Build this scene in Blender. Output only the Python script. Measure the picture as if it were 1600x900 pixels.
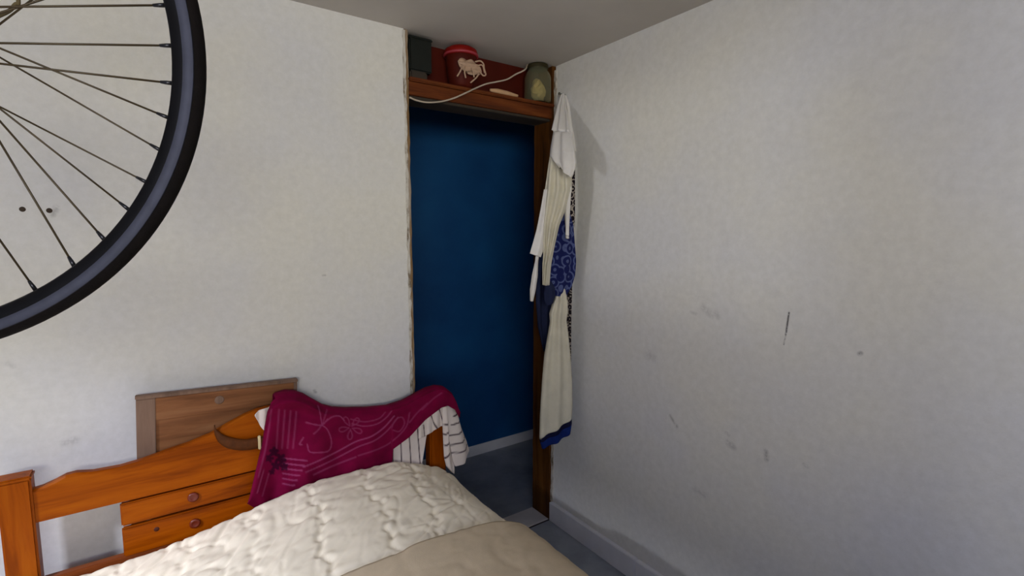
import bpy, bmesh, math, random
import numpy as np
from mathutils import Vector

for o in list(bpy.data.objects): bpy.data.objects.remove(o)
scene = bpy.context.scene
COL = scene.collection

# ------------------------------------------------------------------ camera
F = 786.0                                   # focal length in pixels of a 1600x900 frame
YAW = math.atan2(557, math.hypot(F, 83)); PITCH = math.atan(83 / F)
CAM = np.array([0.0, -2.05, 1.579])
cd = bpy.data.cameras.new('camera'); cam = bpy.data.objects.new('camera', cd); COL.objects.link(cam)
cam.location = CAM; cam.rotation_euler = (math.pi/2 - PITCH, 0, -YAW)
cd.sensor_width = 36; cd.lens = 36 * F / 1600; cd.clip_start = .02
scene.camera = cam

# ------------------------------------------------------------------ light and exposure
vs = scene.view_settings
vs.view_transform = 'Standard'; vs.look = 'None'; vs.gamma = 1; vs.use_curve_mapping = False
vs.exposure = 0.0
w = bpy.data.worlds.new('world'); scene.world = w; w.use_nodes = True
w.node_tree.nodes['Background'].inputs[0].default_value = (.75, .85, 1, 1)
w.node_tree.nodes['Background'].inputs[1].default_value = .05

def area(name, loc, target, sx, sy, energy, color):
    l = bpy.data.lights.new(name, 'AREA'); l.shape = 'RECTANGLE'; l.size = sx; l.size_y = sy
    l.energy = energy; l.color = color
    o = bpy.data.objects.new(name, l); COL.objects.link(o); o.location = loc
    o.rotation_euler = (Vector(target) - Vector(loc)).to_track_quat('-Z', 'Y').to_euler()
    return o
LIGHT = {'A': (760, (.80, .84, 1.0)), 'B': (66, (1.0, .92, .62)), 'C': (50, (.95, .97, 1.0)), 'E': (21, (.43, .55, 1.0))}
# bluish sky light slanting steeply down through the unseen wide left window onto the bed
area('left_window_sky', (-4.33, -2.75, 4.05), (0, -.4, .75), 1.0, .9, *LIGHT['A'])
# level daylight through the unseen high window behind the camera
area('back_window_light', (-.9, -4.4, 1.75), (.9, -.6, 1.75), 1.6, .7, *LIGHT['B'])
# level light through the unseen narrow left window near the door wall
area('side_window_light', (-6.0, -.45, 1.45), (1.7, -.45, 1.6), .34, .3, *LIGHT['C'])
# sky light just outside the unseen window behind the camera
area('back_window_sky', (-.6, -3.42, 1.85), (.2, 0, 1.7), 1.7, .65, *LIGHT['E'])

# ------------------------------------------------------------------ helpers
fw = np.array([math.sin(YAW)*math.cos(PITCH), math.cos(YAW)*math.cos(PITCH), -math.sin(PITCH)])
rt = np.array([math.cos(YAW), -math.sin(YAW), 0.0]); up = np.cross(rt, fw)
def hit(px, py, axis, val):
    d = fw*F + rt*(px-800) + up*(450-py)
    return CAM + (val - CAM[axis]) / d[axis] * d

def tag(o, label=None, cat=None, group=None, kind=None):
    if label: o['label'] = label
    if cat: o['category'] = cat
    if group: o['group'] = group
    if kind: o['kind'] = kind
    return o

def link(name, me, m=None, parent=None, smooth=False):
    o = bpy.data.objects.new(name, me); COL.objects.link(o)
    if m is not None: me.materials.append(m)
    if parent is not None: o.parent = parent
    if smooth:
        me.polygons.foreach_set('use_smooth', [True]*len(me.polygons))
    return o

def empty(name, loc=(0, 0, 0), rz=0):
    o = bpy.data.objects.new(name, None); COL.objects.link(o); o.location = loc; o.rotation_euler = (0, 0, rz)
    o.empty_display_size = .05
    return o

def boxes(name, lst, m, parent=None, bevel=0, kind=None, seg=2):
    bm = bmesh.new()
    for x0, x1, y0, y1, z0, z1 in lst:
        r = bmesh.ops.create_cube(bm, size=1)
        bmesh.ops.scale(bm, vec=(x1-x0, y1-y0, z1-z0), verts=r['verts'])
        bmesh.ops.translate(bm, vec=((x0+x1)/2, (y0+y1)/2, (z0+z1)/2), verts=r['verts'])
    if bevel: bmesh.ops.bevel(bm, geom=bm.edges[:], offset=bevel, segments=seg, affect='EDGES', clamp_overlap=True)
    me = bpy.data.meshes.new(name); bm.to_mesh(me); bm.free()
    o = link(name, me, m, parent)
    if kind: o['kind'] = kind
    return o
def box(name, x0, x1, y0, y1, z0, z1, m, parent=None, bevel=0, kind=None):
    return boxes(name, [(x0, x1, y0, y1, z0, z1)], m, parent, bevel, kind)

def grid(name, pts, m, parent=None, thick=0, attrs=None, subsurf=0, close_u=False, caps=False, offset=-1):
    pts = np.asarray(pts, float); n, k = pts.shape[:2]
    idx = np.arange(n*k).reshape(n, k); faces = []
    for i in range(n-1):
        for j in range(k if close_u else k-1):
            j2 = (j+1) % k
            faces.append((int(idx[i, j]), int(idx[i, j2]), int(idx[i+1, j2]), int(idx[i+1, j])))
    if caps:
        faces.append(tuple(int(a) for a in idx[0][::-1])); faces.append(tuple(int(a) for a in idx[-1]))
    me = bpy.data.meshes.new(name); me.from_pydata(pts.reshape(-1, 3).tolist(), [], faces); me.update()
    for an, arr in (attrs or {}).items():
        a = me.attributes.new(an, 'FLOAT', 'POINT'); a.data.foreach_set('value', np.asarray(arr, np.float32).reshape(-1))
    o = link(name, me, m, parent, True)
    if thick:
        s = o.modifiers.new('solid', 'SOLIDIFY'); s.thickness = thick; s.offset = offset
    if subsurf:
        s = o.modifiers.new('sub', 'SUBSURF'); s.levels = subsurf; s.render_levels = subsurf
    return o

def smooth_path(pts, n=8):
    P = [np.array(p, float) for p in pts]; P = [2*P[0]-P[1]] + P + [2*P[-1]-P[-2]]; out = []
    for i in range(1, len(P)-2):
        a, b, c, d = P[i-1:i+3]
        for t in np.linspace(0, 1, n, endpoint=False):
            out.append(.5*((2*b)+(c-a)*t+(2*a-5*b+4*c-d)*t*t+(3*b-a-3*c+d)*t**3))
    out.append(P[-2]); return np.array(out)

def tube(name, pts, r, m, parent=None, seg=8, n=8, flat=None):
    path = smooth_path(pts, n) if n else np.array(pts, float)
    rings = []
    prev = np.array([.31, .2, .93])
    for i, p in enumerate(path):
        t = path[min(i+1, len(path)-1)] - path[max(i-1, 0)]; t = t/np.linalg.norm(t)
        a = np.cross(t, prev); a /= np.linalg.norm(a)+1e-9; b = np.cross(a, t); prev = b
        rr = r if np.isscalar(r) else np.interp(i/(len(path)-1), np.linspace(0, 1, len(r)), r)
        rings.append([p + rr*(math.cos(x)*a+math.sin(x)*b) for x in np.linspace(0, 2*math.pi, seg, endpoint=False)])
    return grid(name, rings, m, parent, close_u=True, caps=True)

def lathe(name, prof, m, parent=None, seg=32, axis='Z', loc=(0, 0, 0), cap=True):
    rings = []
    for r, h in prof:
        ring = []
        for x in np.linspace(0, 2*math.pi, seg, endpoint=False):
            c, s = r*math.cos(x), r*math.sin(x)
            v = (c, s, h) if axis == 'Z' else (c, h, -s) if axis == 'Y' else (h, c, s)
            ring.append(np.array(v)+np.array(loc))
        rings.append(ring)
    return grid(name, rings, m, parent, close_u=True, caps=cap)

def ring_lathe(name, prof, m, parent=None, seg=128):
    """closed profile (r, y) swept round the local Y axis"""
    rings = []
    for x in np.linspace(0, 2*math.pi, seg+1):
        rings.append([(r*math.cos(x), h, r*math.sin(x)) for r, h in prof])
    o = grid(name, rings, m, parent, close_u=True)
    bm = bmesh.new(); bm.from_mesh(o.data); bmesh.ops.remove_doubles(bm, verts=bm.verts[:], dist=1e-6)
    bmesh.ops.recalc_face_normals(bm, faces=bm.faces[:]); bm.to_mesh(o.data); bm.free()
    return o

RNG = np.random.default_rng(7)
def vnoise(x, y, seed=0):
    r = np.random.default_rng(seed).random((64, 64))
    xi = np.floor(x).astype(int); yi = np.floor(y).astype(int); fx = x-xi; fy = y-yi
    fx = fx*fx*(3-2*fx); fy = fy*fy*(3-2*fy)
    g = lambda a, b: r[a % 64, b % 64]
    return (g(xi, yi)*(1-fx)+g(xi+1, yi)*fx)*(1-fy)+(g(xi, yi+1)*(1-fx)+g(xi+1, yi+1)*fx)*fy

# ------------------------------------------------------------------ materials
def srgb(r, g, b):
    f = lambda c: (c/255/12.92) if c/255 <= .04045 else ((c/255+.055)/1.055)**2.4
    return (f(r), f(g), f(b), 1)

class NT:
    def __init__(s, name):
        s.m = bpy.data.materials.new(name); s.m.use_nodes = True; s.t = s.m.node_tree
        s.b = s.t.nodes['Principled BSDF']
    def n(s, typ, **kw):
        nd = s.t.nodes.new(typ)
        for k, v in kw.items():
            if k.startswith('i_'): nd.inputs[k[2:].replace('_', ' ')].default_value = v
            else: setattr(nd, k, v)
        return nd
    def l(s, a, b): s.t.links.new(a, b)
    def coords(s, scale=(1, 1, 1), kind='Object', rot=(0, 0, 0)):
        tc = s.n('ShaderNodeTexCoord'); mp = s.n('ShaderNodeMapping'); mp.inputs['Scale'].default_value = scale
        mp.inputs['Rotation'].default_value = rot
        s.l(tc.outputs[kind], mp.inputs['Vector']); return mp.outputs[0]
    def noise(s, vec, scale, detail=4, rough=.55, dist=0):
        nd = s.n('ShaderNodeTexNoise'); nd.inputs['Scale'].default_value = scale; nd.inputs['Detail'].default_value = detail
        nd.inputs['Roughness'].default_value = rough; nd.inputs['Distortion'].default_value = dist
        s.l(vec, nd.inputs['Vector']); return nd.outputs['Fac']
    def ramp(s, fac, stops):
        nd = s.n('ShaderNodeValToRGB'); cr = nd.color_ramp
        while len(cr.elements) < len(stops): cr.elements.new(.5)
        for e, (p, c) in zip(cr.elements, stops): e.position = p; e.color = c
        s.l(fac, nd.inputs['Fac']); return nd.outputs['Color']
    def mix(s, fac, a, b, mode='MIX'):
        nd = s.n('ShaderNodeMix', data_type='RGBA', blend_type=mode)
        if isinstance(fac, (int, float)): nd.inputs[0].default_value = fac
        else: s.l(fac, nd.inputs[0])
        for sock, v in ((nd.inputs[6], a), (nd.inputs[7], b)):
            if isinstance(v, tuple): sock.default_value = v
            else: s.l(v, sock)
        return nd.outputs[2]
    def math(s, op, a, b=None, clamp=False):
        nd = s.n('ShaderNodeMath', operation=op, use_clamp=clamp)
        for i, v in enumerate((a, b)):
            if v is None: continue
            if isinstance(v, (int, float)): nd.inputs[i].default_value = v
            else: s.l(v, nd.inputs[i])
        return nd.outputs[0]
    def bump(s, h, strength=.3, dist=.01):
        nd = s.n('ShaderNodeBump'); nd.inputs['Strength'].default_value = strength; nd.inputs['Distance'].default_value = dist
        s.l(h, nd.inputs['Height']); s.l(nd.outputs[0], s.b.inputs['Normal'])
    def out(s, col, rough=.6, spec=.3):
        if isinstance(col, tuple): s.b.inputs['Base Color'].default_value = col
        else: s.l(col, s.b.inputs['Base Color'])
        s.b.inputs['Roughness'].default_value = rough; s.b.inputs['Specular IOR Level'].default_value = spec
        return s.m

def plain(name, col, rough=.6, spec=.3, var=.12, scale=20, bump=0, metal=0):
    t = NT(name); v = t.coords(); n = t.noise(v, scale)
    dk = tuple(c*(1-var) for c in col[:3])+(1,); lt = tuple(min(1, c*(1+var)) for c in col[:3])+(1,)
    c = t.ramp(n, [(.3, dk), (.7, lt)])
    if bump: t.bump(t.noise(v, scale*6), bump, .002)
    t.b.inputs['Metallic'].default_value = metal
    return t.out(c, rough, spec)

def fabric(name, col, var=.1, weave=900, bump=.25, attr=None, attr_col=None, attr2=None):
    t = NT(name); v = t.coords(); n = t.noise(v, 14, 5)
    dk = tuple(c*(1-var) for c in col[:3])+(1,); lt = tuple(min(1, c*(1+var)) for c in col[:3])+(1,)
    c = t.ramp(n, [(.3, dk), (.7, lt)])
    if attr:
        a = t.n('ShaderNodeAttribute', attribute_name=attr)
        c = t.mix(a.outputs['Fac'], c, attr_col)
    if attr2:
        a = t.n('ShaderNodeAttribute', attribute_name=attr2[0])
        c = t.mix(a.outputs['Fac'], c, attr2[1])
    t.bump(t.noise(v, weave, 2), bump, .001)
    return t.out(c, .9, .1)

def wood(name, dark, mid, light, scale=1.0, axis='X', rough=.35, spec=.4, knots=True):
    t = NT(name); st = {'X': (1.2, 14, 14), 'Z': (14, 14, 1.2), 'Y': (14, 1.2, 14)}[axis]
    v = t.coords(tuple(a*scale for a in st)); n = t.noise(v, 2.2, 6, .6, .6)
    c = t.ramp(n, [(.25, dark), (.5, mid), (.78, light)])
    f = t.noise(t.coords(tuple(a*scale*5 for a in st)), 3, 3)
    c = t.mix(t.math('MULTIPLY', f, .35), c, dark)
    t.bump(f, .08, .002)
    return t.out(c, rough, spec)

def wall_paint(name, axis_a, axis_b, marks, base=srgb(226, 222, 213)):
    """painted plaster; marks = scuffs (a0,b0,a1,b1,width,strength) in the plane of the wall"""
    t = NT(name); v = t.coords()
    big = t.noise(v, 1.6, 3, .5); cool = srgb(222, 221, 222); warm = srgb(228, 225, 217)
    c = t.ramp(big, [(.38, cool), (.62, warm)])
    mid = t.noise(v, 38, 5, .65)
    c = t.mix(1.0, c, t.ramp(mid, [(.3, (.9, .9, .89, 1)), (.7, (1, 1, 1, 1))]), 'MULTIPLY')
    sm = t.noise(v, 3.1, 5, .7)
    c = t.mix(t.math('MULTIPLY', t.math('SUBTRACT', sm, .60, True), 1.1, True), c, srgb(176, 173, 168))
    tc = t.n('ShaderNodeTexCoord'); sp = t.n('ShaderNodeSeparateXYZ'); t.l(tc.outputs['Object'], sp.inputs[0])
    cb = t.n('ShaderNodeCombineXYZ'); t.l(sp.outputs[axis_a], cb.inputs[0]); t.l(sp.outputs[axis_b], cb.inputs[1])
    wob = t.n('ShaderNodeTexNoise'); wob.inputs['Scale'].default_value = 60; t.l(v, wob.inputs['Vector'])
    ragged = t.noise(v, 90, 3)
    for a0, b0, a1, b1, wd, st in marks:
        d = Vector((a1-a0, b1-b0, 0)); L = max(d.length, 1e-4); u = d/L
        sub = t.n('ShaderNodeVectorMath', operation='SUBTRACT'); t.l(cb.outputs[0], sub.inputs[0]); sub.inputs[1].default_value = (a0, b0, 0)
        dot = t.n('ShaderNodeVectorMath', operation='DOT_PRODUCT'); t.l(sub.outputs[0], dot.inputs[0]); dot.inputs[1].default_value = u
        h = t.n('ShaderNodeClamp'); t.l(dot.outputs['Value'], h.inputs[0]); h.inputs[1].default_value = 0; h.inputs[2].default_value = L
        sc = t.n('ShaderNodeVectorMath', operation='SCALE'); sc.inputs[0].default_value = u; t.l(h.outputs[0], sc.inputs['Scale'])
        di = t.n('ShaderNodeVectorMath', operation='DISTANCE'); t.l(sub.outputs[0], di.inputs[0]); t.l(sc.outputs[0], di.inputs[1])
        near = t.math('SUBTRACT', 1.0, t.math('DIVIDE', di.outputs['Value'], wd), True)
        rg = t.math('MULTIPLY', t.math('SUBTRACT', ragged, .3, True), 4.0, True)
        c = t.mix(t.math('MULTIPLY', t.math('MULTIPLY', near, rg), st*.55, True), c, srgb(84, 80, 80))
    t.bump(mid, .25, .004)
    return t.out(c, .85, .15)

M = {}
M['wall_r'] = wall_paint('wall_paint_right', 1, 2, [
    (-1.223, 1.32, -1.217, 1.245, .0048, 2.2), (-1.217, 1.245, -1.212, 1.21, .004, 1.2), (-1.44, 1.224, -1.437, 1.222, .009, 1.4),
    (-.90, 1.30, -.935, 1.275, .02, .45), (-.955, 1.285, -.965, 1.27, .014, .4), (-.845, 1.275, -.87, 1.27, .01, .4),
    (-.765, .825, -.80, .79, .010, .8), (-1.03, .80, -1.05, .79, .018, .6), (-1.172, .82, -1.176, .79, .012, .8),
    (-1.02, .835, -1.03, .83, .010, .5), (-.64, 1.06, -.67, 1.055, .03, .35), (-.9, .56, -.94, .55, .02, .4), (-1.3, .82, -1.31, .815, .008, .6)])
M['wall_f'] = wall_paint('wall_paint_door_side', 0, 2, [
    (-.27, .93, -.25, .932, .018, .5), (.53, 1.42, .54, 1.42, .006, .7), (.48, .96, .485, .955, .01, .9), (-.38, 1.2, -.37, 1.19, .01, .3), (-.24,1.66,-.25,1.64,.012,.7)])
M['wall'] = wall_paint('wall_paint_plain', 0, 2, [])
M['ceil'] = plain('ceiling_paint', srgb(196, 190, 182), .9, .1, .05, 3, .15)
M['plug'] = plain('wall_plug_brown', srgb(60, 48, 38), .7)
t = NT('ragged_plaster'); v = t.coords((1, 1, .35)); n = t.noise(v, 30, 6, .7)
M['plaster'] = t.out(t.ramp(n, [(.38, srgb(120, 105, 85)), (.5, srgb(196, 190, 180)), (.7, srgb(222, 218, 210))]), .9, .1)
t = NT('flaked_frame'); v = t.coords((1, 1, .12)); n = t.noise(v, 22, 5, .7)
M['jamb'] = t.out(t.ramp(n, [(.3, srgb(96, 72, 44)), (.5, srgb(140, 112, 78)), (.66, srgb(176, 168, 156))]), .8, .15)
M['jamb_r'] = wood('worn_brown_frame', srgb(46, 24, 4), srgb(96, 56, 14), srgb(124, 80, 34), 1, 'Z', .6, .2)
M['beam'] = wood('beam_brown', srgb(50, 20, 6), srgb(104, 50, 16), srgb(134, 72, 28), 1, 'X', .6, .2)
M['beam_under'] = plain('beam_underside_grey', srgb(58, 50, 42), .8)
M['redpanel'] = plain('red_brown_panel', srgb(76, 18, 5), .6, .2, .2, 6)
t = NT('blue_gloss_paint'); v = t.coords(); n = t.noise(v, 1.5, 3); n2 = t.noise(v, 45, 4)
c = t.ramp(n, [(.35, srgb(12, 66, 122)), (.65, srgb(22, 88, 146))]); t.bump(n2, .12, .003)
M['blue'] = t.out(t.mix(t.math('MULTIPLY', n2, .12), c, srgb(60, 120, 170)), .45, .35)
t = NT('grey_floor'); v = t.coords(); n = t.noise(v, 5, 6, .65); n2 = t.noise(v, 26, 4)
c = t.ramp(n, [(.3, srgb(140, 146, 156)), (.55, srgb(166, 172, 180)), (.75, srgb(182, 186, 192))])
M['floor'] = t.out(t.mix(t.math('MULTIPLY', n2, .18), c, srgb(92, 96, 104)), .5, .3)
M['skirt'] = plain('skirting_tile', srgb(232, 231, 233), .45, .4, .06, 9)
M['thresh'] = plain('threshold_stone', srgb(224, 220, 218), .45, .4, .08, 12)
M['grout'] = plain('dark_joint', srgb(60, 54, 50), .9)
M['pine'] = wood('orange_pine', srgb(100, 38, 0), srgb(156, 74, 0), srgb(178, 94, 4), 1, 'X', .4, .1)
M['pine_post'] = wood('orange_pine_upright', srgb(100, 38, 0), srgb(150, 70, 0), srgb(170, 88, 6), 1, 'Z', .4, .1)
M['pine_shaded'] = wood('pine_shaded_rail', srgb(96, 44, 16), srgb(130, 64, 22), srgb(150, 80, 30), 1, 'X', .5, .3)  # shade at the lower rail put into a darker pine colour
M['knob'] = plain('red_brown_knob', srgb(104, 34, 14), .35, .5)
M['knot'] = plain('dark_knot', srgb(70, 28, 10), .6)
M['oak'] = wood('dull_brown_panel_wood', srgb(96, 58, 32), srgb(142, 92, 56), srgb(164, 116, 78), .9, 'X', .6, .2)
M['oak_v'] = wood('dull_brown_stile_wood', srgb(96, 74, 62), srgb(134, 106, 88), srgb(150, 122, 104), .9, 'Z', .6, .2)
M['leather'] = plain('brown_leather', srgb(82, 42, 10), .6, .2, .2, 60, .2)
M['cream_loop'] = plain('cream_loop', srgb(214, 196, 150), .5)
M['mattress'] = fabric('mattress_ticking', srgb(205, 200, 190))
M['quilt'] = fabric('cream_quilt', srgb(240, 229, 206), .05, 500, .3)
M['blanket'] = fabric('tan_blanket', srgb(200, 182, 154), .07, 420, .5)
M['maroon'] = fabric('maroon_cloth', srgb(112, 4, 50), .2, 700, .4, 'print', srgb(178, 84, 136), ('flowers', srgb(44, 2, 34)))
t = NT('x'); bpy.data.materials.remove(t.m)
M['striped'] = fabric('white_striped_cloth', srgb(226, 214, 206), .05, 700, .3, 'print', srgb(58, 34, 50))
M['flower'] = fabric('plum_flower', srgb(66, 8, 44), .2)
M['white_cloth'] = fabric('white_cotton', srgb(222, 218, 214), .05)
M['cream_cloth'] = fabric('cream_cotton', srgb(206, 200, 182), .08)
M['navy'] = fabric('navy_cloth', srgb(34, 40, 66), .15)
M['blueborder'] = fabric('blue_border', srgb(20, 40, 104), .15)
M['darkborder'] = fabric('dark_border', srgb(20, 22, 52), .15)
def swirl(name, bg, fg, scale, lines=3.0, cut=.25):
    t = NT(name); v = t.coords((1, 1, 1)); vo = t.n('ShaderNodeTexVoronoi'); vo.inputs['Scale'].default_value = scale
    vo.inputs['Randomness'].default_value = .55; t.l(v, vo.inputs['Vector'])
    s = t.math('SINE', t.math('MULTIPLY', vo.outputs['Distance'], lines*6.283))
    k = t.math('MULTIPLY', t.math('SUBTRACT', s, cut, True), 2.2, True)
    return t.out(t.mix(k, bg, fg), .9, .1)
M['swirl_blue'] = swirl('blue_swirl_print', srgb(28, 34, 84), srgb(80, 90, 134), 20, 2.4)
M['swirl_dark'] = swirl('dark_swirl_print', srgb(34, 28, 34), srgb(170, 158, 148), 34, 2.2)
M['rubber'] = plain('tyre_rubber', srgb(15, 11, 10), .85, .12, .2, 80, .3)
M['rim'] = plain('black_rim', srgb(9, 9, 14), .5, .2, .2, 30)
M['track'] = plain('brake_track', srgb(70, 72, 86), .7, .15, .1, 60, 0, 0)
M['spoke'] = plain('dark_spoke', srgb(66, 54, 34), .45, .4, .1, 20, 0, .3)
M['hub'] = plain('hub_metal', srgb(50, 50, 54), .3, .5, .1, 20, 0, .7)
M['cord'] = plain('brown_cord', srgb(86, 74, 48), .8)
M['black'] = plain('black_plastic', srgb(22, 26, 22), .5)
M['red'] = plain('red_plastic', srgb(132, 14, 6), .5, .2, .1, 8)
M['pinkred'] = plain('red_lid', srgb(172, 60, 70), .4, .4, .1, 8)
M['string'] = plain('off_white_string', srgb(184, 154, 130), .9, .1, .1, 80, .4)
M['cable'] = plain('white_cable', srgb(182, 168, 152), .6)
M['bone'] = plain('pale_stick', srgb(198, 158, 120), .7)
M['paper'] = plain('crumpled_paper', srgb(216, 200, 160), .9, .1, .1, 40, .4)
t = NT('greenish_glass'); t.b.inputs['Transmission Weight'].default_value = .92; t.b.inputs['IOR'].default_value = 1.15
M['glass'] = t.out(srgb(226, 222, 190), .08, .5)
M['steel'] = plain('steel', srgb(120, 118, 112), .35, .5, .1, 30, 0, .8)
M['winframe'] = plain('white_window_frame', srgb(225, 224, 220), .5)

# ------------------------------------------------------------------ the setting
XR = 1.716; H = 2.431; XL = -1.9; YB = -3.3; DX0, DX1 = .893, 1.700
box('floor', XL-.15, 3.0, YB-.15, 1.05, -.1, 0, M['floor'], kind='structure')
box('ceiling', XL-.15, 3.0, YB-.15, 1.05, H, H+.1, M['ceil'], kind='structure')
wf = box('wall_front', XL-.15, DX0, 0, .15, 0, H, M['wall_f'], kind='structure')
box('wall_right', XR, XR+.12, YB-.15, -.004, 0, H, M['wall_r'], kind='structure')
# left wall; two unseen windows added, edges set to shape the light
WY0, WY1, WZ0, WZ1 = -.92, -.14, 1.33, 1.86
VY0, VY1, VZ0, VZ1 = -2.35, -1.10, .95, 2.30
boxes('wall_left', [(XL-.12, XL, YB-.15, VY0, 0, H), (XL-.12, XL, VY1, WY0, 0, H), (XL-.12, XL, WY1, 0, 0, H), (XL-.12, XL, WY0, WY1, 0, WZ0), (XL-.12, XL, WY0, WY1, WZ1, H),
      (XL-.12, XL, VY0, VY1, 0, VZ0), (XL-.12, XL, VY0, VY1, VZ1, H)], M['wall'], kind='structure')
for nm, (a0, a1, b0, b1) in (('unseen_window_1', (WY0, WY1, WZ0, WZ1)), ('unseen_window_2', (VY0, VY1, VZ0, VZ1))):
    boxes(nm, [(XL-.10, XL-.04, a0, a0+.03, b0, b1), (XL-.10, XL-.04, a1-.03, a1, b0, b1), (XL-.10, XL-.04, a0, a1, b0, b0+.03), (XL-.10, XL-.04, a0, a1, b1-.02, b1)], M['winframe'], kind='structure')
# wall behind the camera with an unseen window, raised and widened to grade the light
BX0, BX1, BZ0, BZ1 = -1.65, .3, 1.45, 2.25
boxes('wall_back', [(XL, BX0, YB-.15, YB, 0, H), (BX1, XR, YB-.15, YB, 0, H), (BX0, BX1, YB-.15, YB, 0, BZ0), (BX0, BX1, YB-.15, YB, BZ1, H)], M['wall'], kind='structure')
boxes('unseen_window_3', [(BX0, BX0+.04, YB-.1, YB-.05, BZ0, BZ1), (BX1-.04, BX1, YB-.1, YB-.05, BZ0, BZ1), (BX0, BX1, YB-.1, YB-.05, BZ0, BZ0+.04), (BX0, BX1, YB-.1, YB-.05, BZ1-.04, BZ1)], M['winframe'], kind='structure')
# corridor beyond the doorway
box('wall_corridor', -.6, 3.0, .95, 1.05, 0, H, M['blue'], kind='structure')
box('wall_corridor_left', -.7, -.6, .15, 1.05, 0, H, M['blue'], kind='structure')
box('wall_corridor_right', 2.9, 3.0, 0, 1.05, 0, H, M['blue'], kind='structure')
box('wall_corridor_near', 1.745, 2.9, .0, .15, 0, H, M['blue'], kind='structure')
box('baseboard_corridor', -.6, 2.9, .938, .95, 0, .075, M['skirt'], kind='structure', bevel=.003)
# right wall skirting, cut into tiles
bl = tag(empty('baseboard_right', (0, 0, 0)), kind='structure')
ys = [-.004, -.62, -1.24, -1.86, -2.48, -3.1, YB]
for i in range(6):
    a, b = ys[i+1], ys[i]
    box('skirting_tile', XR-.024, XR, a+.001, b-.001, 0, .108, M['skirt'], bl, .003)
box('baseboard_front', XL, DX0-.002, -.014, 0, 0, .09, M['skirt'], kind='structure', bevel=.003)
# threshold and door lining
th = box('trim_1', DX0+.022, DX1-.004, .003, .152, 0, .006, M['thresh'], kind='structure', bevel=.002)
box('trim_2', DX0+.022, DX1-.004, -.004, .002, 0, .003, M['grout'], kind='structure')
# left jamb with ragged edge
def ragged_strip(name, x0, x1, y0, y1, z0, z1, m, amp, seed, n=70, kind='structure', side=0):
    r = np.random.default_rng(seed); zs = np.linspace(z0, z1, n); rows = []
    for z in zs:
        d = (r.random()-.5)*2*amp; e = (r.random()-.5)*2*amp
        a = x0 + (d if side in (0, -1) else 0); b = x1 + (e if side in (0, 1) else 0); f = y0 + (r.random()-.5)*amp*.5
        rows.append([(a, f, z), (b, f, z), (b, y1, z), (a, y1, z)])
    o = grid(name, rows, m, None, close_u=True, caps=True); o.data.polygons.foreach_set('use_smooth', [False]*len(o.data.polygons)); o['kind'] = kind
    return o
ragged_strip('trim_3', DX0, DX0+.020, .004, .15, 0, H, M['jamb'], .0022, 3, side=1)
ragged_strip('trim_4', DX0-.004, DX0+.007, -.003, .03, .5, H-.005, M['plaster'], .003, 5)
ragged_strip('trim_5', DX1-.003, XR+.02, .003, .15, .0, 2.17, M['jamb_r'], .0015, 9, side=-1)
ragged_strip('trim_6', XR-.006, XR+.01, -.014, .004, .108, H-.02, M['plaster'], .003, 11, side=-1)
box('trim_7', DX1-.002, XR+.02, .003, .15, 2.17, H, M['jamb_r'], kind='structure')
# beam above the door and its open shelf
bm_ = box('beam', DX0+.018, DX1+.004, .004, .15, 2.172, 2.226, M['beam'], bevel=.003); bm_.name = 'trim_8'; bm_['kind'] = 'structure'
box('trim_9', DX0+.018, DX1+.004, -.012, .15, 2.226, 2.242, M['beam'], kind='structure', bevel=.004)
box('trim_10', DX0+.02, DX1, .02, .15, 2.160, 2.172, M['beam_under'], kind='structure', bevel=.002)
box('trim_11', DX0, DX1+.02, .115, .15, 2.242, H, M['redpanel'], kind='structure')
for px, py in ((35, 327), (77, 329)):
    p = hit(px, py, 1, 0)
    o = lathe('wall_plug', [(.003, -.0015), (.0065, -.0015), (.0075, 0), (.0075, .004)], M['plug'], wf, 14, 'Y', p)

# ------------------------------------------------------------------ bed
bed = tag(empty('bed', (.293, -1.1, 0)), 'orange pine bed with a scalloped headboard beside the doorway', 'bed')
bed_inv = np.array([.293, -1.1, 0])
def bpart(o, par=None):
    o.parent = par or bed
    if par is None: o.location = -Vector(bed_inv)
    return o
CX = .293; PX = .331
def mir(x): return 2*CX-x
for x0, x1 in ((-.408, -.335), (mir(-.335)-.002, mir(-.408))):
    post = bpart(box('headboard_post', x0, x1, -.132, -.078, 0, .885, M['pine_post'], None, .006))
    bpart(box('post_cap', x0-.002, x1+.002, -.134, -.076, .879, .893, M['pine_post'], None, .004), post)
half = [(-.338, .845), (-.315, .848), (-.29, .856), (-.262, .868), (-.238, .870), (-.2, .862), (-.135, .860), (-.08, .866), (-.014, .879),
        (.05, .890), (.113, .907), (.17, .933), (.22, .953), (.26, .963), (.293, .966)]
prof = half + [(mir(x), z) for x, z in half[-2::-1]]
rows = []
zb = .746; y0, y1 = -.122, -.092
for x, z in prof:
    rows.append([(x, y0, zb), (x, y0, z-.006), (x, y0+.005, z), (x, y1-.005, z), (x, y1, z-.006), (x, y1, zb)])
rail = bpart(grid('headboard_top_rail', rows, M['pine'], None, close_u=True, caps=True))
rail.data.polygons.foreach_set('use_smooth', [False]*len(rail.data.polygons))
kb = None
for z0, z1 in ((.664, .738), (.560, .657)):
    bd = bpart(box('headboard_board', -.143, mir(-.143), -.120, -.100, z0, z1, M['pine'], None, .004))
    for kx in (.05,):
        kz = .704 if z0 > .6 else .611
        bpart(lathe('knob', [(.012, -.118), (.0165, -.1215), (.0165, -.124), (.0145, -.1265), (.010, -.1275), (.008, -.1262), (.002, -.126)], M['knob'], None, 20, 'Y', (kx, 0, kz)), bd)
    if z0 < .6:
        bpart(lathe('knot', [(.002, -.1212), (.007, -.1206), (.009, -.119)], M['knot'], None, 12, 'Y', (-.055, 0, .626)), bd)
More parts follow.
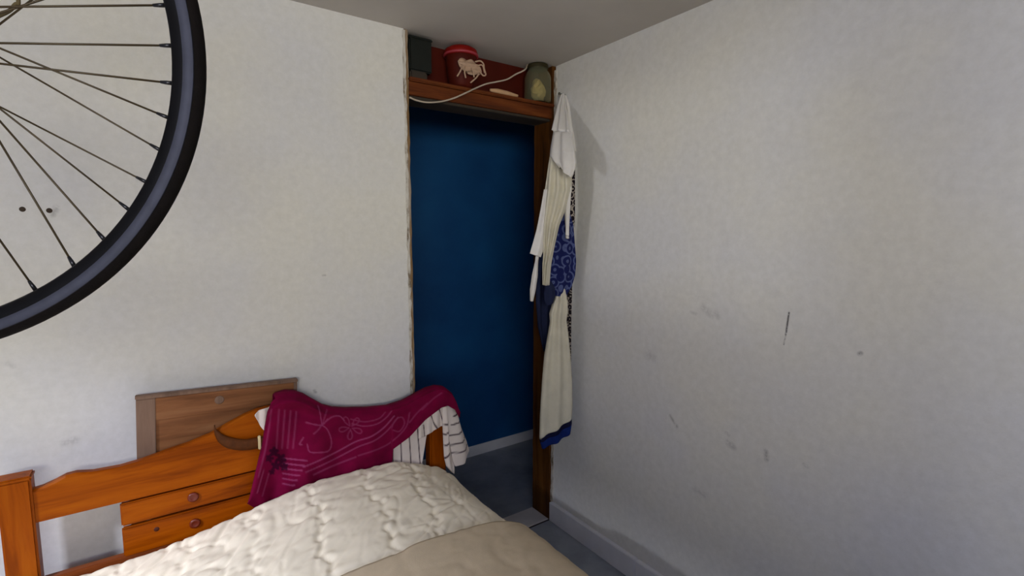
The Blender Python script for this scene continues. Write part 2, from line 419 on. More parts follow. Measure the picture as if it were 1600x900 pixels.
for x in (-.10, .293, mir(-.10)):
    bpart(box('batten', x-.02, x+.02, -.100, -.09, .46, .75, M['pine_shaded'], None, .002))
bpart(box('headboard_lower_rail', -.336, mir(-.336), -.122, -.092, .40, .566, M['pine_shaded'], None, .004))
for x in (-.40, mir(-.40)-.03):
    bpart(box('side_rail', x, x+.03, -2.10, -.132, .22, .36, M['pine_post'], None, .004))
bpart(box('foot_rail', -.40, mir(-.40), -2.13, -2.10, .15, .40, M['pine'], None, .004))
for x in (-.40, mir(-.40)-.06):
    bpart(box('leg', x, x+.06, -2.13, -2.07, 0, .42, M['pine_post'], None, .005))
for k in range(9):
    y = -.3-k*.21
    bpart(box('bed_slat', -.37, mir(-.37), y-.04, y+.04, .25, .27, M['pine'], None, 0))

mat_ = box('mattress', -.36, mir(-.36), -2.09, -.14, .272, .50, M['mattress'], None, .04)
tag(mat_, 'mattress lying on the pine bed under the cream quilt', 'mattress')

# quilt and blanket share one surface shape
XS = np.array([-.44, -.40, -.33, -.20, -.05, .10, .25, .43, .60, .74, .86, .94, .985, 1.01])
Z_HEAD = np.array([.50, .545, .565, .57, .575, .60, .640, .668, .668, .650, .615, .575, .53, .48])
Z_FOOT = np.array([.50, .545, .575, .59, .60, .61, .615, .62, .62, .615, .60, .575, .535, .48])
def top_z(x, y):
    k = np.clip((-.15-y)/.8, 0, 1); k = k*k*(3-2*k)
    z = np.interp(x, XS, Z_HEAD)*(1-k) + np.interp(x, XS, Z_FOOT)*k
    return z
def smooth1(a, n):
    for _ in range(n): a = np.concatenate([a[:1], (a[:-2]+2*a[1:-1]+a[2:])/4, a[-1:]])
    return a
def bed_cover(name, m, y_head, y_foot, nu, nv, off, wr, drop, seams, seed, thick, round_head=True):
    # cross-section: left hang, top, right hang
    xs = np.linspace(-.44, 1.01, 400)
    nd = 60
    xcs = np.concatenate([np.full(nd, -.445)+np.linspace(-.015, 0, nd), xs, np.full(nd, 1.015)+np.linspace(0, .02, nd)])
    ys = y_foot + (y_head-y_foot)*np.linspace(0, 1, nv)
    P = np.zeros((nv, nu, 3)); base_n = len(xcs)
    for i, y in enumerate(ys):
        zt = top_z(xs, np.full_like(xs, y)); zt = smooth1(zt, 30)
        z = np.concatenate([np.linspace(drop, zt[0], nd), zt, np.linspace(zt[-1], drop, nd)])
        x = smooth1(xcs, 25); z = smooth1(z, 25)
        s = np.concatenate([[0], np.cumsum(np.hypot(np.diff(x), np.diff(z)))]); s /= s[-1]
        u = np.linspace(0, 1, nu)
        P[i, :, 0] = np.interp(u, s, x); P[i, :, 1] = y; P[i, :, 2] = np.interp(u, s, z)
    X, Y = P[..., 0].copy(), P[..., 1].copy()
    S = np.broadcast_to(np.linspace(0, 2.2, nu), X.shape)
    # normals in the section plane
    dx = np.gradient(P[..., 0], axis=1); dz = np.gradient(P[..., 2], axis=1); L = np.hypot(dx, dz)+1e-9
    nx, nz = -dz/L, dx/L
    a = S*.80+Y*.60; b = -S*.60+Y*.80
    a2 = S*.55+Y*.83; b2 = -S*.83+Y*.55
    wx = .05*vnoise(S*6, Y*6, seed+9)
    def crease(n, wd): return np.exp(-((n-.5)/wd)**2)
    n1 = vnoise(a*3.2, (b+wx)*11, seed); n2 = vnoise(a2*5+3, (b2+wx)*17, seed+1); n3 = vnoise(S*17, Y*17, seed+2); n4 = vnoise(S*6+9, Y*9, seed+6)
    msk = .35+.65*vnoise(S*3, Y*3, seed+7)
    hgt = wr*(1.1*n1 + .5*n2 + .9*vnoise(S*5, Y*5, seed+3) - msk*(.62*crease(n1, .05) + .42*crease(n2, .06) + .16*crease(n3, .06) + .3*crease(n4, .04) + .26*crease(vnoise(a*8+5, (b+wx)*38, seed+8), .08)))
    for sx0, k, dep in seams:
        cx = sx0 + k*(Y+.17) + .012*np.sin(Y*21+sx0*9) + .008*np.sin(Y*67+sx0*31)
        d = X-cx
        puck = .5+.5*np.sin(Y*170+sx0*40)
        hgt += dep*(-1.2*np.exp(-(d/.011)**2) + .5*puck*np.exp(-(d/.022)**2))
        near = np.exp(-(d/.07)**2); sgn = np.sign(d)
        hgt += .28*dep*near*np.sin(Y*95+d*35*sgn+sx0*17+4*vnoise(S*8, Y*8, seed+5))
    if round_head:
        dh = np.clip((y_head-Y)/.05, 0, 1)
        P[..., 2] -= .06*(1-np.sqrt(np.clip(1-(1-dh)**2, 0, 1)))
        hgt *= .3+.7*dh
    P[..., 0] += nx*(hgt+off); P[..., 2] += nz*(hgt+off)
    o = grid(name, P, m, None, thick)
    return o
q = bed_cover('quilt', M['quilt'], -.145, -2.08, 300, 340, .0, .0115, .34,
              [(.415, .14, .007), (.60, .11, .006), (.79, .2, .006), (.22, .12, .004), (.03, .1, .004), (-.16, .1, .004)], 21, .012)
tag(q, 'crumpled cream quilt with puckered seams spread over the bed', 'quilt')
b = bed_cover('blanket', M['blanket'], -.735, -2.10, 150, 170, .026, .007, .36, [], 55, .012, False)
tag(b, 'smooth tan blanket covering the foot end of the quilt', 'blanket')

# ------------------------------------------------------------------ wooden panel behind the headboard
pn = tag(empty('wooden_panel', (-.098, -.046, .0), 0), 'dull brown framed wooden panel standing between headboard and white wall', 'panel')
pn.rotation_euler = (0, math.radians(2.75), 0)
W_, H_ = .492, 1.036
pn.location = (-.134+.0, -.046, .024)
box('stile', 0, .052, -.011, .011, 0, H_-.012, M['oak_v'], pn, .002)
box('stile', W_-.012, W_, -.011, .011, 0, H_-.012, M['oak_v'], pn, .002)
box('rail', .052, W_-.012, -.010, .011, H_-.088, H_-.012, M['oak'], pn, .002)
box('rail', .052, W_-.012, -.010, .011, 0, .09, M['oak'], pn, .002)
box('centre_panel', .050, W_-.010, -.004, .008, .085, H_-.086, M['oak'], pn, 0)
box('top_edge', -.002, W_+.002, -.013, .013, H_-.012, H_, M['oak_v'], pn, .002)
lathe('knot', [(.002, -.0112), (.012, -.0108), (.017, -.0095)], M['oak_v'], pn, 16, 'Y', (.235, 0, H_-.045))

# ------------------------------------------------------------------ cloths over the headboard
def seg_print(px, py, lines, width):
    """soft mask around polylines given in the cloth's own layout"""
    m = np.zeros_like(px)
    for ln in lines:
        wd, st = width, 1.0
        if isinstance(ln, tuple): ln, wd, st = ln
        for (x0, y0), (x1, y1) in zip(ln[:-1], ln[1:]):
            d2 = max((x1-x0)**2+(y1-y0)**2, 1e-6)
            tt = np.clip(((px-x0)*(x1-x0)+(py-y0)*(y1-y0))/d2, 0, 1)
            d = np.hypot(px-x0-tt*(x1-x0), py-y0-tt*(y1-y0))
            m = np.maximum(m, st*np.clip(1.6-d/wd, 0, 1))
    return m
def drape(name, m, top, bot, yfun, nu, nv, lines, width, thick, wrap=None, parent=None, blooms=()):
    tx = np.array(top, float); bx = np.array(bot, float)
    xs = np.linspace(tx[0, 0], tx[-1, 0], nu)
    yt = np.interp(xs, tx[:, 0], tx[:, 1]); yb = np.interp(xs, bx[:, 0], bx[:, 1])
    P = np.zeros((nv, nu, 3)); PX_ = np.zeros((nv, nu)); PY_ = np.zeros((nv, nu))
    for i, v in enumerate(np.linspace(0, 1, nv)):
        for j, x in enumerate(xs):
            py = yt[j]+(yb[j]-yt[j])*v
            P[i, j] = hit(x, py, 1, yfun(x, py, v)); PX_[i, j] = x; PY_[i, j] = py
    pr = seg_print(PX_, PY_, lines, width)
    fm = np.zeros_like(PX_)
    for cx, cy, r in blooms:
        an = np.arctan2(PY_-cy, PX_-cx); rr = r*(.55+.45*np.abs(np.cos(2.5*an+cx)))
        fm = np.maximum(fm, np.clip((rr-np.hypot(PX_-cx, PY_-cy))/1.5, 0, 1)*.85)
    o = grid(name, P, m, parent, thick, {'print': pr, 'flowers': fm})
    if wrap:
        x0, x1, rowsw = wrap
        sel = (xs >= x0) & (xs <= x1); base = P[0][sel]
        R = [base] + [base+np.array(d) for d in rowsw]
        wo = grid(name+'_back', np.array(R), m, None, thick, {'print': np.zeros((len(R), sel.sum())), 'flowers': np.zeros((len(R), sel.sum()))})
        bm = bmesh.new(); bm.from_mesh(o.data); bm.from_mesh(wo.data); bmesh.ops.remove_doubles(bm, verts=bm.verts[:], dist=1e-5)
        bmesh.ops.recalc_face_normals(bm, faces=bm.faces[:])
        bm.to_mesh(o.data); bm.free(); bpy.data.objects.remove(wo)
        o.data.polygons.foreach_set('use_smooth', [True]*len(o.data.polygons))
    return o
top = [(387, 786), (391, 772), (397, 745), (404, 715), (410, 690), (413, 668), (417, 645), (424, 628), (434, 619), (448, 615), (463, 615), (478, 620), (492, 628), (508, 637),
       (524, 641), (545, 642), (580, 641), (610, 638), (635, 630), (655, 619), (672, 610), (686, 606), (697, 607), (706, 614), (713, 627), (719, 645)]
bot = [(387, 787), (400, 795), (440, 800), (480, 790), (520, 772), (560, 762), (600, 752), (611, 738), (613, 703), (640, 683), (665, 656), (690, 637), (700, 634), (712, 641), (719, 652)]
def fy(x, py, v):
    d = -.140
    d -= .010*math.sin(x*.075+py*.03)*math.sin(v*2.6+.3) + .006*math.sin(x*.16-py*.05)*v
    d -= .030*math.exp(-((x-425-.25*(py-620)*(-1))/22)**2)*(.4+.6*v)        # big fold down the left edge
    d -= .014*math.exp(-((x-470)/40)**2)*math.exp(-(v/.3)**2)
    if x > 590: d -= .032*min(1, (x-590)/60)
    d += .016*math.exp(-(v/.05)**2)
    d -= .022*math.exp(-((v-.07)/.035)**2)*math.exp(-((x-468)/38)**2) - .012*math.exp(-((v-.16)/.05)**2)*math.exp(-((x-468)/40)**2)
    return d
def flower(cx, cy, r, n, ph=0, sq=1):
    L = []
    for k in range(n):
        a = ph+2*math.pi*k/n
        L.append([(cx+r*sq*math.cos(a+da)*rr, cy+r*math.sin(a+da)*rr) for da, rr in ((0, .15), (-.28, .7), (-.12, 1), (.12, 1), (.28, .7), (0, .15))])
    return L
ln = []
ln += [([(436+k*9, 640+k*1.2), (434+k*9, 668), (432+k*8.6, 700)], 1.6, .4) for k in range(4)]
ln += [([(442, 716+k*8.2-k*.3), (466-k*2, 718.5+k*8.0), (480-k*4, 720+k*7.6)], 1.2, .75) for k in range(6)]
ln += [([(478, 660), (490, 663), (503, 664), (512, 655)], 1.0, .75), ([(503, 664), (512, 672), (518, 690), (514, 704), (500, 707), (484, 706), (480, 694)], 1.0, .7),
       ([(503, 664), (500, 645), (497, 634)], 1.0, .6), ([(505, 662), (518, 652), (530, 650), (538, 657)], 1.0, .7), ([(503, 664), (497, 672), (490, 678)], 1, .6),
       ([(470, 690), (474, 684), (468, 694), (472, 695)], 1, .8), ([(503, 664), (508, 650), (511, 640)], 1, .5)]
ln += [(l, 1.0, .45) for l in flower(548, 668, 18, 5, .4)]
ln += [([(474, 730), (500, 719), (530, 704), (556, 690), (580, 682), (600, 668), (616, 650)], 1.1, .8), ([(478, 738), (505, 726), (535, 711), (560, 698), (586, 688), (606, 672), (622, 652)], 1.1, .6),
       ([(550, 662), (570, 666), (590, 662), (604, 652), (612, 642)], 1.0, .55), ([(548, 655), (570, 659), (592, 654), (602, 644)], 1.0, .45),
       ([(490, 742), (520, 728), (556, 714)], 1.4, .45), ([(560, 712), (590, 702), (612, 690), (634, 668), (640, 645)], 1.3, .4),
       ([(612, 668), (618, 656), (628, 652), (632, 662), (624, 674), (614, 672)], 1.2, .4), ([(640, 660), (652, 645), (668, 630)], 1.4, .35), ([(660, 640), (676, 624), (690, 614)], 1.4, .3),
       ([(424, 640), (420, 670), (414, 705), (404, 745)], 1.6, .35), ([(412, 735), (402, 770)], 1.3, .5), ([(420, 740), (410, 775)], 1.3, .4)]
ln = [([tuple(q) for q in smooth_path(l[0], 5)], l[1]*.8, l[2]*.6) for l in ln]
mar = drape('maroon_throw', M['maroon'], top, bot, fy, 240, 110, ln, 1.1, .004, (430, 712, [(0, .025, .004), (0, .05, .002), (0, .062, -.02), (0, .064, -.09)]), blooms=((428, 706, 9), (421, 716, 8), (439, 717, 10), (431, 727, 9), (444, 729, 8), (425, 737, 6)))
tag(mar, 'maroon throw with pale line embroidery draped over the headboard', 'throw')
# white striped cloth underneath
top = [(398, 648), (404, 641), (420, 636), (424, 632)]
bot = [(398, 650), (404, 660), (412, 672), (424, 684)]
sc = tag(empty('striped_cloth', hit(690, 730, 1, -.14)), 'white cloth with thin dark stripes under the maroon throw, hanging round the right post', 'cloth')
scl = Vector(sc.location)
def sp(o): o.parent = sc; o.location = -scl; return o
sp(drape('cloth_corner', M['striped'], top, bot, lambda x, p, v: -.130-.004*math.sin(x*.4), 20, 20, [], 1, .003))
top = [(606, 690), (640, 668), (656, 655), (666, 650)]
bot = [(606, 750), (640, 748), (657, 740), (663, 700), (666, 680)]
L1 = [[(626, 690), (628, 750)], [(639, 680), (643, 750)], [(652, 670), (657, 735)], [(613, 690), (614, 750)]]
sp(drape('cloth_front', M['striped'], top, bot, lambda x, p, v: -.130-.004*math.sin(x*.21+1)*v, 60, 60, L1, .75, .003))
top = [(654, 660), (665, 646), (680, 634), (692, 629), (700, 630)]
bot = [(654, 685), (663, 682), (676, 674), (688, 666), (700, 664)]
L2 = [[(661, 664), (664, 684)], [(672, 648), (683, 670)], [(684, 636), (694, 660)], [(695, 632), (699, 645)]]
sp(drape('cloth_over_post', M['striped'], top, bot, lambda x, p, v: -.152-.006*math.sin(x*.5)+.01*(v < .05), 40, 30, L2, .9, .003,
     ))
# the end that hangs down beside the post: a folded tail with real depth
def tail(name, rows_, lines, width, amp, nf, m=M['striped'], par=None, th=.010, nr=60, nc=64, ph=0, level=False):
    rows_ = np.array(rows_, float); tq = np.linspace(0, 1, len(rows_)); P = []; A = []
    for tt in np.linspace(0, 1, nr):
        r = [np.interp(tt, tq, rows_[:, k]) for k in range(6)]
        Lp = hit(r[0], r[1], 1, r[2]); Rp = hit(r[3], r[4], 1, r[5]); Cc = (Lp+Rp)/2; hv = (Rp-Lp)/2
        nrm = np.cross(hv, (0, 0, 1)); nrm /= np.linalg.norm(nrm)+1e-9
        if nrm[1] > 0: nrm = -nrm
        ring = []; ra = []
        grow = 1 if level else min(1, tt*2.5+.25)
        for th_ in np.linspace(0, 2*math.pi, nc, endpoint=False):
            s = math.sin(th_); cc = math.cos(th_)
            fold = amp*grow*math.sin(nf*cc*math.pi+ph+(0 if level else tt*1.7))
            p = Cc+hv*cc+nrm*(th*s*(.5+.5*grow)+fold*(1 if s >= 0 else .6))
            ring.append(p); fr = (cc+1)/2
            ra.append((r[0]+(r[3]-r[0])*fr, r[1]+(r[4]-r[1])*fr))
        P.append(ring); A.append(ra)
    A = np.array(A)
    return grid(name, P, m, par, 0, {'print': seg_print(A[..., 0], A[..., 1], lines, width) if lines else np.zeros(A.shape[:2])}, close_u=True, caps=True)
L3 = [[(704, 697), (716, 691), (727, 681)], [(707, 709), (720, 704), (731, 694)], [(700, 683), (711, 678), (722, 668)], [(705, 664), (717, 655)], [(706, 650), (712, 644)]]
sp(tail('hanging_end', [(696, 634, -.165, 709, 633, -.125), (699, 645, -.17, 714, 643, -.12), (701, 660, -.175, 718, 656, -.11), (703, 680, -.18, 724, 672, -.10), (706, 700, -.18, 731, 690, -.095), (710, 722, -.18, 735, 704, -.09), (713, 729, -.175, 730, 716, -.10)], L3, .9, .008, 1.0, ph=.5))
L4 = [[(693, 679), (700, 672)], [(694, 696), (702, 688)], [(694, 716), (700, 707)], [(693, 664), (699, 660)]]
sp(tail('hanging_fold', [(691, 636, -.165, 700, 634, -.155), (692, 660, -.17, 702, 658, -.16), (693, 690, -.17, 705, 690, -.16), (694, 715, -.17, 708, 714, -.16), (697, 728, -.168, 710, 733, -.16), (703, 735, -.165, 709, 740, -.16)], L4, .9, .005, 1.0, ph=2))

# leather strap hanging over the headboard
strap = tag(empty('leather_strap', hit(372, 700, 1, -.13)), 'brown leather strap slung over the headboard beside the maroon throw', 'strap')
sl = Vector(strap.location)
ctr = [(334.5, 667, -.108), (335, 672, -.124), (341, 682, -.13), (352, 690, -.134), (366, 694, -.137), (384, 695, -.138), (402, 692.5, -.138), (418, 689, -.136), (430, 686, -.130)]
hw = [3, 6, 8.5, 9.0, 9, 8.5, 8.5, 8.5, 8]
pa = smooth_path([(x, y, d) for x, y, d in ctr], 8); hh = np.interp(np.linspace(0, 1, len(pa)), np.linspace(0, 1, len(hw)), hw)
rows = []
for (x, y, d), h_ in zip(pa, hh): rows.append([hit(x, y-h_, 1, d), hit(x, y-h_*.33, 1, d-.002), hit(x, y+h_*.33, 1, d-.002), hit(x, y+h_, 1, d)])
o = grid('strap_band', rows, M['leather'], None, .003); o.parent = strap; o.location = -sl
a = hit(405, 681, 1, -.142); c_ = hit(405.5, 702.5, 1, -.142)
o = boxes('strap_loop', [(a[0]-.0045, a[0]+.0045, -.143, -.136, c_[2], a[2])], M['cream_loop'], None, .002); o.parent = strap; o.location = -sl

# ------------------------------------------------------------------ clothes hung in the corner
def cloth_thing(name, label, cat, rows_, m, th=.016, amp=.006, nf=2, ph=0, part='cloth_body', nr=70):
    P0 = hit(rows_[0][0], rows_[0][1], 1, rows_[0][2])
    r = tag(empty(name, P0), label, cat, None)
    o = tail(part, rows_, [], 1, amp, nf, m, None, th, nr, 56, ph); o.parent = r; o.location = -Vector(P0)
    return r, Vector(P0)
def cloth_part(root, name, rows_, m, th=.01, amp=.004, nf=1.5, ph=0, nr=40, level=False):
    r, P0 = root; o = tail(name, rows_, [], 1, amp, nf, m, None, th, nr, 56, ph, level); o.parent = r; o.location = -P0; return o
nail = lathe('nail', [(.003, .03), (.003, -.035), (.007, -.036), (.007, -.040), (.002, -.041)], M['steel'], None, 12, 'X', (XR, -.076, 2.275))
# nail axis points into the room
tag(nail, 'small steel nail in the right wall holding the hung clothes', 'nail')

g = cloth_thing('patterned_wrap', 'long black wrap with pale swirl print hanging flat against the right wall', 'wrap',
    [(880, 150, -.062, 884, 150, -.08), (886, 190, -.09, 893, 190, -.125), (888, 240, -.11, 898, 240, -.155), (888, 320, -.11, 899, 320, -.16), (888, 420, -.11, 900, 420, -.165), (886, 500, -.11, 897, 500, -.155),
     (886, 560, -.11, 897, 560, -.16), (888, 610, -.11, 900, 610, -.17), (890, 664, -.12, 901, 666, -.175)], M['swirl_dark'], .008, .003, 2)
g = cloth_thing('navy_trousers', 'dark navy trousers hanging behind the pale shirts in the corner', 'trousers',
    [(872, 200, -.085, 880, 200, -.09), (860, 280, -.09, 876, 280, -.10), (850, 340, -.09, 868, 340, -.11), (843, 400, -.09, 866, 400, -.11), (838, 440, -.09, 866, 440, -.11), (837, 470, -.09, 868, 470, -.11), (840, 510, -.09, 864, 510, -.11), (846, 538, -.09, 858, 538, -.11), (849, 548, -.09, 854, 548, -.10)], M['navy'], .018, .010, 2.6, 1)
g = cloth_thing('cream_cloth', 'long cream cloth with navy border hanging lowest in the corner', 'cloth',
    [(874, 440, -.19, 880, 440, -.21), (870, 458, -.185, 884, 456, -.22), (863, 474, -.18, 887, 472, -.225), (858, 490, -.18, 887, 488, -.23), (859, 502, -.18, 885, 500, -.225), (856, 520, -.18, 887, 518, -.225), (850, 555, -.18, 890, 550, -.22),
     (846, 600, -.18, 893, 592, -.22), (843, 650, -.18, 894, 632, -.22), (842, 685, -.18, 893, 652, -.22)], M['cream_cloth'], .028, .009, 2.3, .6)
cloth_part(g, 'dark_border', [(842, 684, -.18, 893, 651, -.22), (843, 690, -.18, 893, 659, -.22)], M['darkborder'], .029, .009, 2.3, .6+1.7, 6, True)
cloth_part(g, 'blue_border', [(843, 690, -.18, 893, 659, -.22), (846, 700, -.18, 891, 674, -.22)], M['blueborder'], .029, .009, 2.3, .6+1.7, 6, True)
g = cloth_thing('patterned_scarf', 'blue swirl-printed scarf knotted below the cream shirt', 'scarf',
    [(876, 300, -.20, 886, 300, -.22), (871, 330, -.195, 890, 330, -.225), (867, 352, -.19, 896, 352, -.23), (864, 380, -.19, 898, 380, -.23), (861, 410, -.185, 900, 408, -.23), (859, 430, -.18, 898, 430, -.225), (858, 448, -.18, 893, 446, -.22), (862, 462, -.18, 884, 462, -.21)], M['swirl_blue'], .022, .008, 1.7, .3)
cloth_part(g, 'scarf_loop', [(852, 446, -.2, 862, 440, -.215), (850, 456, -.2, 867, 450, -.22), (850, 468, -.19, 868, 462, -.215), (853, 478, -.18, 864, 474, -.2)], M['navy'], .014, .003, 1)
g = cloth_thing('cream_shirt', 'cream cotton shirt with hanging sleeve in the corner, in front of the blue scarf', 'shirt',
    [(872, 190, -.13, 884, 190, -.18), (862, 225, -.16, 890, 225, -.26), (856, 260, -.18, 892, 260, -.29), (851, 295, -.19, 893, 298, -.29), (847, 325, -.20, 884, 328, -.27), (846, 350, -.205, 874, 352, -.26), (847, 380, -.21, 867, 382, -.25), (849, 412, -.21, 860, 414, -.24), (850, 444, -.21, 857, 446, -.23)], M['cream_cloth'], .020, .013, 3.1, .2, 'shirt_body')
cloth_part(g, 'sleeve', [(850, 296, -.19, 858, 296, -.21), (845, 325, -.195, 857, 326, -.22), (838, 360, -.20, 853, 362, -.225), (831, 385, -.20, 849, 392, -.225), (828, 396, -.20, 845, 402, -.22)], M['white_cloth'], .014, .004, 1.3)
cloth_part(g, 'cuff', [(838, 392, -.195, 843, 394, -.20), (836, 408, -.185, 841, 410, -.195), (831, 430, -.18, 840, 432, -.2), (828, 452, -.18, 837, 454, -.195), (828, 470, -.18, 833, 471, -.19)], M['white_cloth'], .010, .003, 1)
cloth_part(g, 'shirt_tail', [(880, 290, -.26, 893, 292, -.29), (881, 320, -.25, 891, 322, -.28), (883, 350, -.25, 889, 352, -.27), (885, 372, -.25, 888, 373, -.265)], M['white_cloth'], .008, .002, 1)
g = cloth_thing('white_shirt', 'white shirt hung from the nail, topmost of the clothes in the corner', 'shirt',
    [(876, 148, -.075, 882, 146, -.085), (872, 165, -.09, 885, 165, -.13), (867, 190, -.13, 890, 190, -.22), (862, 215, -.16, 893, 218, -.31), (859, 232, -.18, 896, 238, -.355), (858, 243, -.19, 898, 254, -.375), (864, 250, -.22, 897, 264, -.375), (874, 258, -.29, 892, 277, -.37)], M['white_cloth'], .014, .009, 2.2, .9, 'shirt_body')
cloth_part(g, 'sleeve', [(881, 149, -.075, 885, 149, -.09), (885, 170, -.09, 891, 170, -.115), (888, 195, -.105, 894, 195, -.13), (890, 215, -.12, 897, 215, -.15), (893, 236, -.135, 900, 237, -.165)], M['white_cloth'], .009, .004, 1.4)

# ------------------------------------------------------------------ things on the ledge above the door
ZS = 2.242
bx = tag(empty('black_box', (.985, .06, ZS)), 'black box wedged at the left end of the ledge above the door', 'box')
box('body', -.06, .045, -.045, .05, .035, .17, M['black'], bx, .006)
box('lid', -.063, .048, -.048, .052, .165, .178, M['black'], bx, .004)
box('base', -.06, .02, -.05, .045, 0, .035, M['beam_under'], bx, .006)
tub = tag(empty('red_tub', (1.185, .035, ZS)), 'round red plastic tub with tangled white string on the ledge', 'tub')
lathe('tub_body', [(.045, 0), (.056, .01), (.064, .06), (.068, .11), (.070, .14), (.066, .145)], M['redpanel'], tub, 40)
lathe('lid', [(.070, .138), (.076, .142), (.077, .155), (.072, .168), (.055, .178), (.03, .183), (.004, .184)], M['red'], tub, 40)
ring_ = lathe('lid_rim', [(.0775, .140), (.080, .142), (.080, .147), (.0775, .149)], M['pinkred'], tub, 40)
rr = random.Random(4)
st = empty('string_bundle', (1.185, -.045, ZS)); tag(st, 'tangled bundle of off-white string in front of the red tub', 'string')
# lump
us = np.linspace(0, 2*math.pi, 26, endpoint=False); rows = []
for i, v in enumerate(np.linspace(-1, 1, 15)):
    r = math.sqrt(max(0, 1-v*v))
    rows.append([(v*.062, .012*r*math.cos(u)*(1+.5*math.sin(5*u+3*v)), .078+.026*r*math.sin(u)*(1+.3*math.sin(4*u+7*v))-.012*v*abs(v)) for u in us])
grid('string_mass', rows, M['string'], st, close_u=True, caps=True)
for pts in ([(-.045, -.01, .075), (-.055, -.014, .05), (-.072, -.012, .022)], [(-.03, -.012, .07), (-.037, -.016, .045), (-.03, -.014, .022)], [(.0, -.012, .07), (.008, -.016, .05), (.012, -.014, .032)],
            [(.038, -.012, .052), (.02, -.018, .03), (-.006, -.014, .006)], [(-.02, -.013, .045), (-.005, -.016, .042), (.008, -.014, .045)],
            [(.02, -.012, .10), (.045, -.014, .108), (.062, -.014, .098), (.066, -.014, .076), (.075, -.012, .055), (.06, -.014, .048), (.045, -.012, .06)], [(.03, -.012, .085), (.055, -.016, .09), (.068, -.014, .06)]):
    tube('string_end', pts, .0035, M['string'], st, 6, 6)
p = hit(785, 142, 1, .0)
stick = tube('pale_stick', [(1.318, -.002, 2.252), (1.36, 0, 2.253), (1.42, .002, 2.252), (1.478, .0, 2.250)], [.006, .012, .012, .006], M['bone'], None, 10, 8)
tag(stick, 'short pale flat stick lying on the ledge under the white cable', 'stick')
jar = tag(empty('glass_jar', (1.625, .03, ZS)), 'greenish glass jar of crumpled paper at the right end of the ledge', 'jar')
lathe('glass', [(.055, .001), (.066, .004), (.068, .02), (.068, .12), (.060, .145), (.050, .155), (.050, .180), (.047, .180), (.047, .155), (.057, .143), (.065, .12), (.065, .02), (.06, .007), (.002, .006)], M['glass'], jar, 40, cap=False)
lathe('lid', [(.002, .186), (.05, .186), (.053, .18), (.053, .165)], plain('olive_lid', srgb(48, 42, 18), .6), jar, 30, cap=False)
rows = []; r_ = np.random.default_rng(5)
for v in np.linspace(-1, 1, 9):
    r = math.sqrt(max(0, 1-v*v)); k = 1-.5*(v+1)/2
    rows.append([((.050*k*r*math.cos(u))*(.7+.5*r_.random())-.008*v, .046*k*r*math.sin(u)*(.7+.5*r_.random()), .066+.056*v+.016*(r_.random()-.3)*r) for u in np.linspace(0, 2*math.pi, 12, endpoint=False)])
pp = grid('crumpled_paper', rows, M['paper'], None, close_u=True, caps=True)
pp.data.polygons.foreach_set('use_smooth', [False]*len(pp.data.polygons))
pp.location = (1.625, .03, ZS); tag(pp, 'crumpled pale paper inside the glass jar on the ledge', 'paper')
pts = [(640, 152), (650, 156.5), (668, 160), (690, 158.5), (710, 153), (728, 145), (745, 137), (760, 131), (775, 128), (792, 124), (806, 116), (820, 109)]
cb_ = tube('white_cable', [hit(x, y, 1, -.022+.0*i) for i, (x, y) in enumerate(pts)] + [(1.56, .03, 2.42)], .0035, M['cable'], None, 8, 6)
tag(cb_, 'thin white cable sagging across the beam above the door', 'cable')

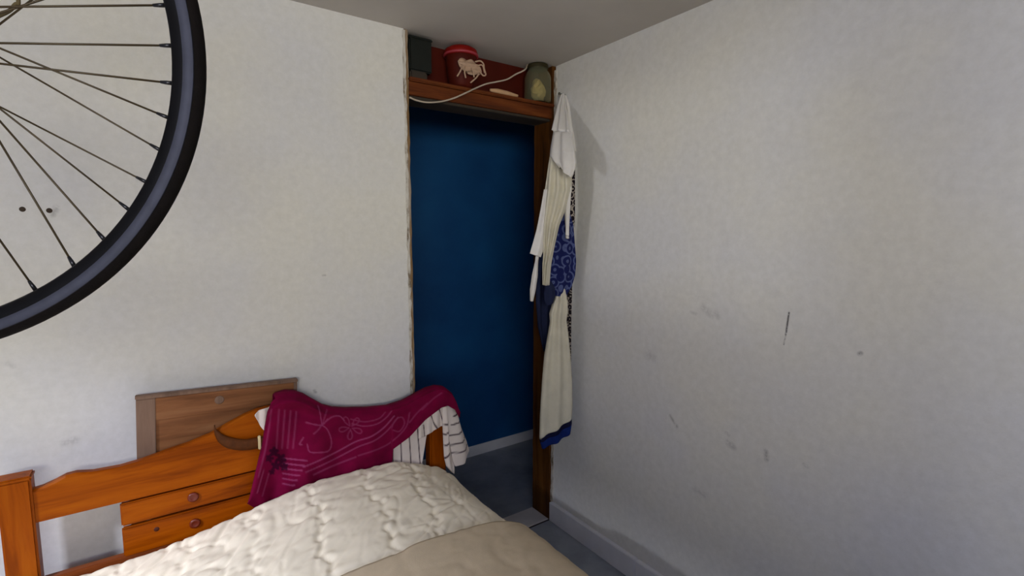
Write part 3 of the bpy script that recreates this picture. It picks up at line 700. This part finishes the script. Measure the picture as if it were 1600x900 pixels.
# ------------------------------------------------------------------ bicycle wheel hanging in the foreground
WC = np.array([-.2485, -1.2184, 1.7835]); WA = math.radians(24.95)
wh = tag(empty('bicycle_wheel', WC, -WA), 'black bicycle wheel with narrow tyre hanging from the ceiling above the bed', 'wheel')
ring_lathe('tyre', [(.3285+.0104*math.cos(x), .0108*math.sin(x)) for x in np.linspace(0, 2*math.pi, 16, endpoint=False)], M['rubber'], wh, 160)
ring_lathe('rim', [(.3055, -.004), (.3055, .004), (.308, .0085), (.319, .0105), (.331, .0105), (.331, -.0105), (.319, -.0105), (.308, -.0085)], M['rim'], wh, 160)
for s in (-1, 1):
    ring_lathe('brake_track', [(.3195, s*.0100), (.3195, s*.0113), (.3302, s*.0113), (.3302, s*.0100)], M['track'], wh, 160)
lathe('hub', [(.006, -.062), (.010, -.062), (.012, -.045), (.03, -.042), (.058, -.038), (.058, -.034), (.03, -.031), (.020, -.02), (.020, .02), (.03, .031), (.058, .034), (.058, .038), (.03, .042), (.012, .045), (.010, .062), (.006, .062)], M['hub'], wh, 32, 'Y')
lathe('axle', [(.004, -.075), (.004, .075)], M['steel'], wh, 12, 'Y')
spk = [(9.4, -1, 13.4), (1.3, -1, -18.7), (-6.4, -1, -26.4), (-13.7, -1, 34.3), (-20.8, 1, 59.2), (-28.3, 1, -28.3), (-35.3, -1, 20.7), (-43.5, 1, -3.5), (-51.8, 1, 24.2), (-60.9, -1, -28.9)]
a = 17.5; k = 0
while a < 360-74:
    spk.append((a, 1 if k % 2 else -1, a+(55 if (k//2) % 2 else -55))); a += 8.35; k += 1
nip = None
for ra, sd, ha in spk:
    ra, ha = math.radians(ra), math.radians(ha)
    e0 = np.array([.055*math.cos(ha), sd*.036, .055*math.sin(ha)]); e1 = np.array([.305*math.cos(ra), 0, .305*math.sin(ra)])
    o = tube('spoke', [e0, e1], .00115, M['spoke'], wh, 6, 0)
    d = (e1-e0)/np.linalg.norm(e1-e0)
    nq = tube('nipple', [e1-d*.012, e1-d*.006, e1], [.0016, .0022, .0024], M['hub'], o, 6, 0)
def wheel_pt(lx, lz, ly=0):
    return WC + lx*np.array([math.cos(WA), -math.sin(WA), 0]) + ly*np.array([math.sin(WA), math.cos(WA), 0]) + np.array([0, 0, lz])
cord = tube('hanging_cord', [wheel_pt(.02, -.07, -.052), wheel_pt(.08, -.02, -.03), wheel_pt(.1404, .0234, -.005), wheel_pt(.1582, .0376, -.004), wheel_pt(.162, .05, -.004), wheel_pt(.163, .15, -.004), wheel_pt(.163, .40, -.004), wheel_pt(.163, H-WC[2], -.004)], .0019, M['cord'], None, 8, 8)
tag(cord, 'thin brown cord tying the bicycle wheel to the ceiling', 'cord')
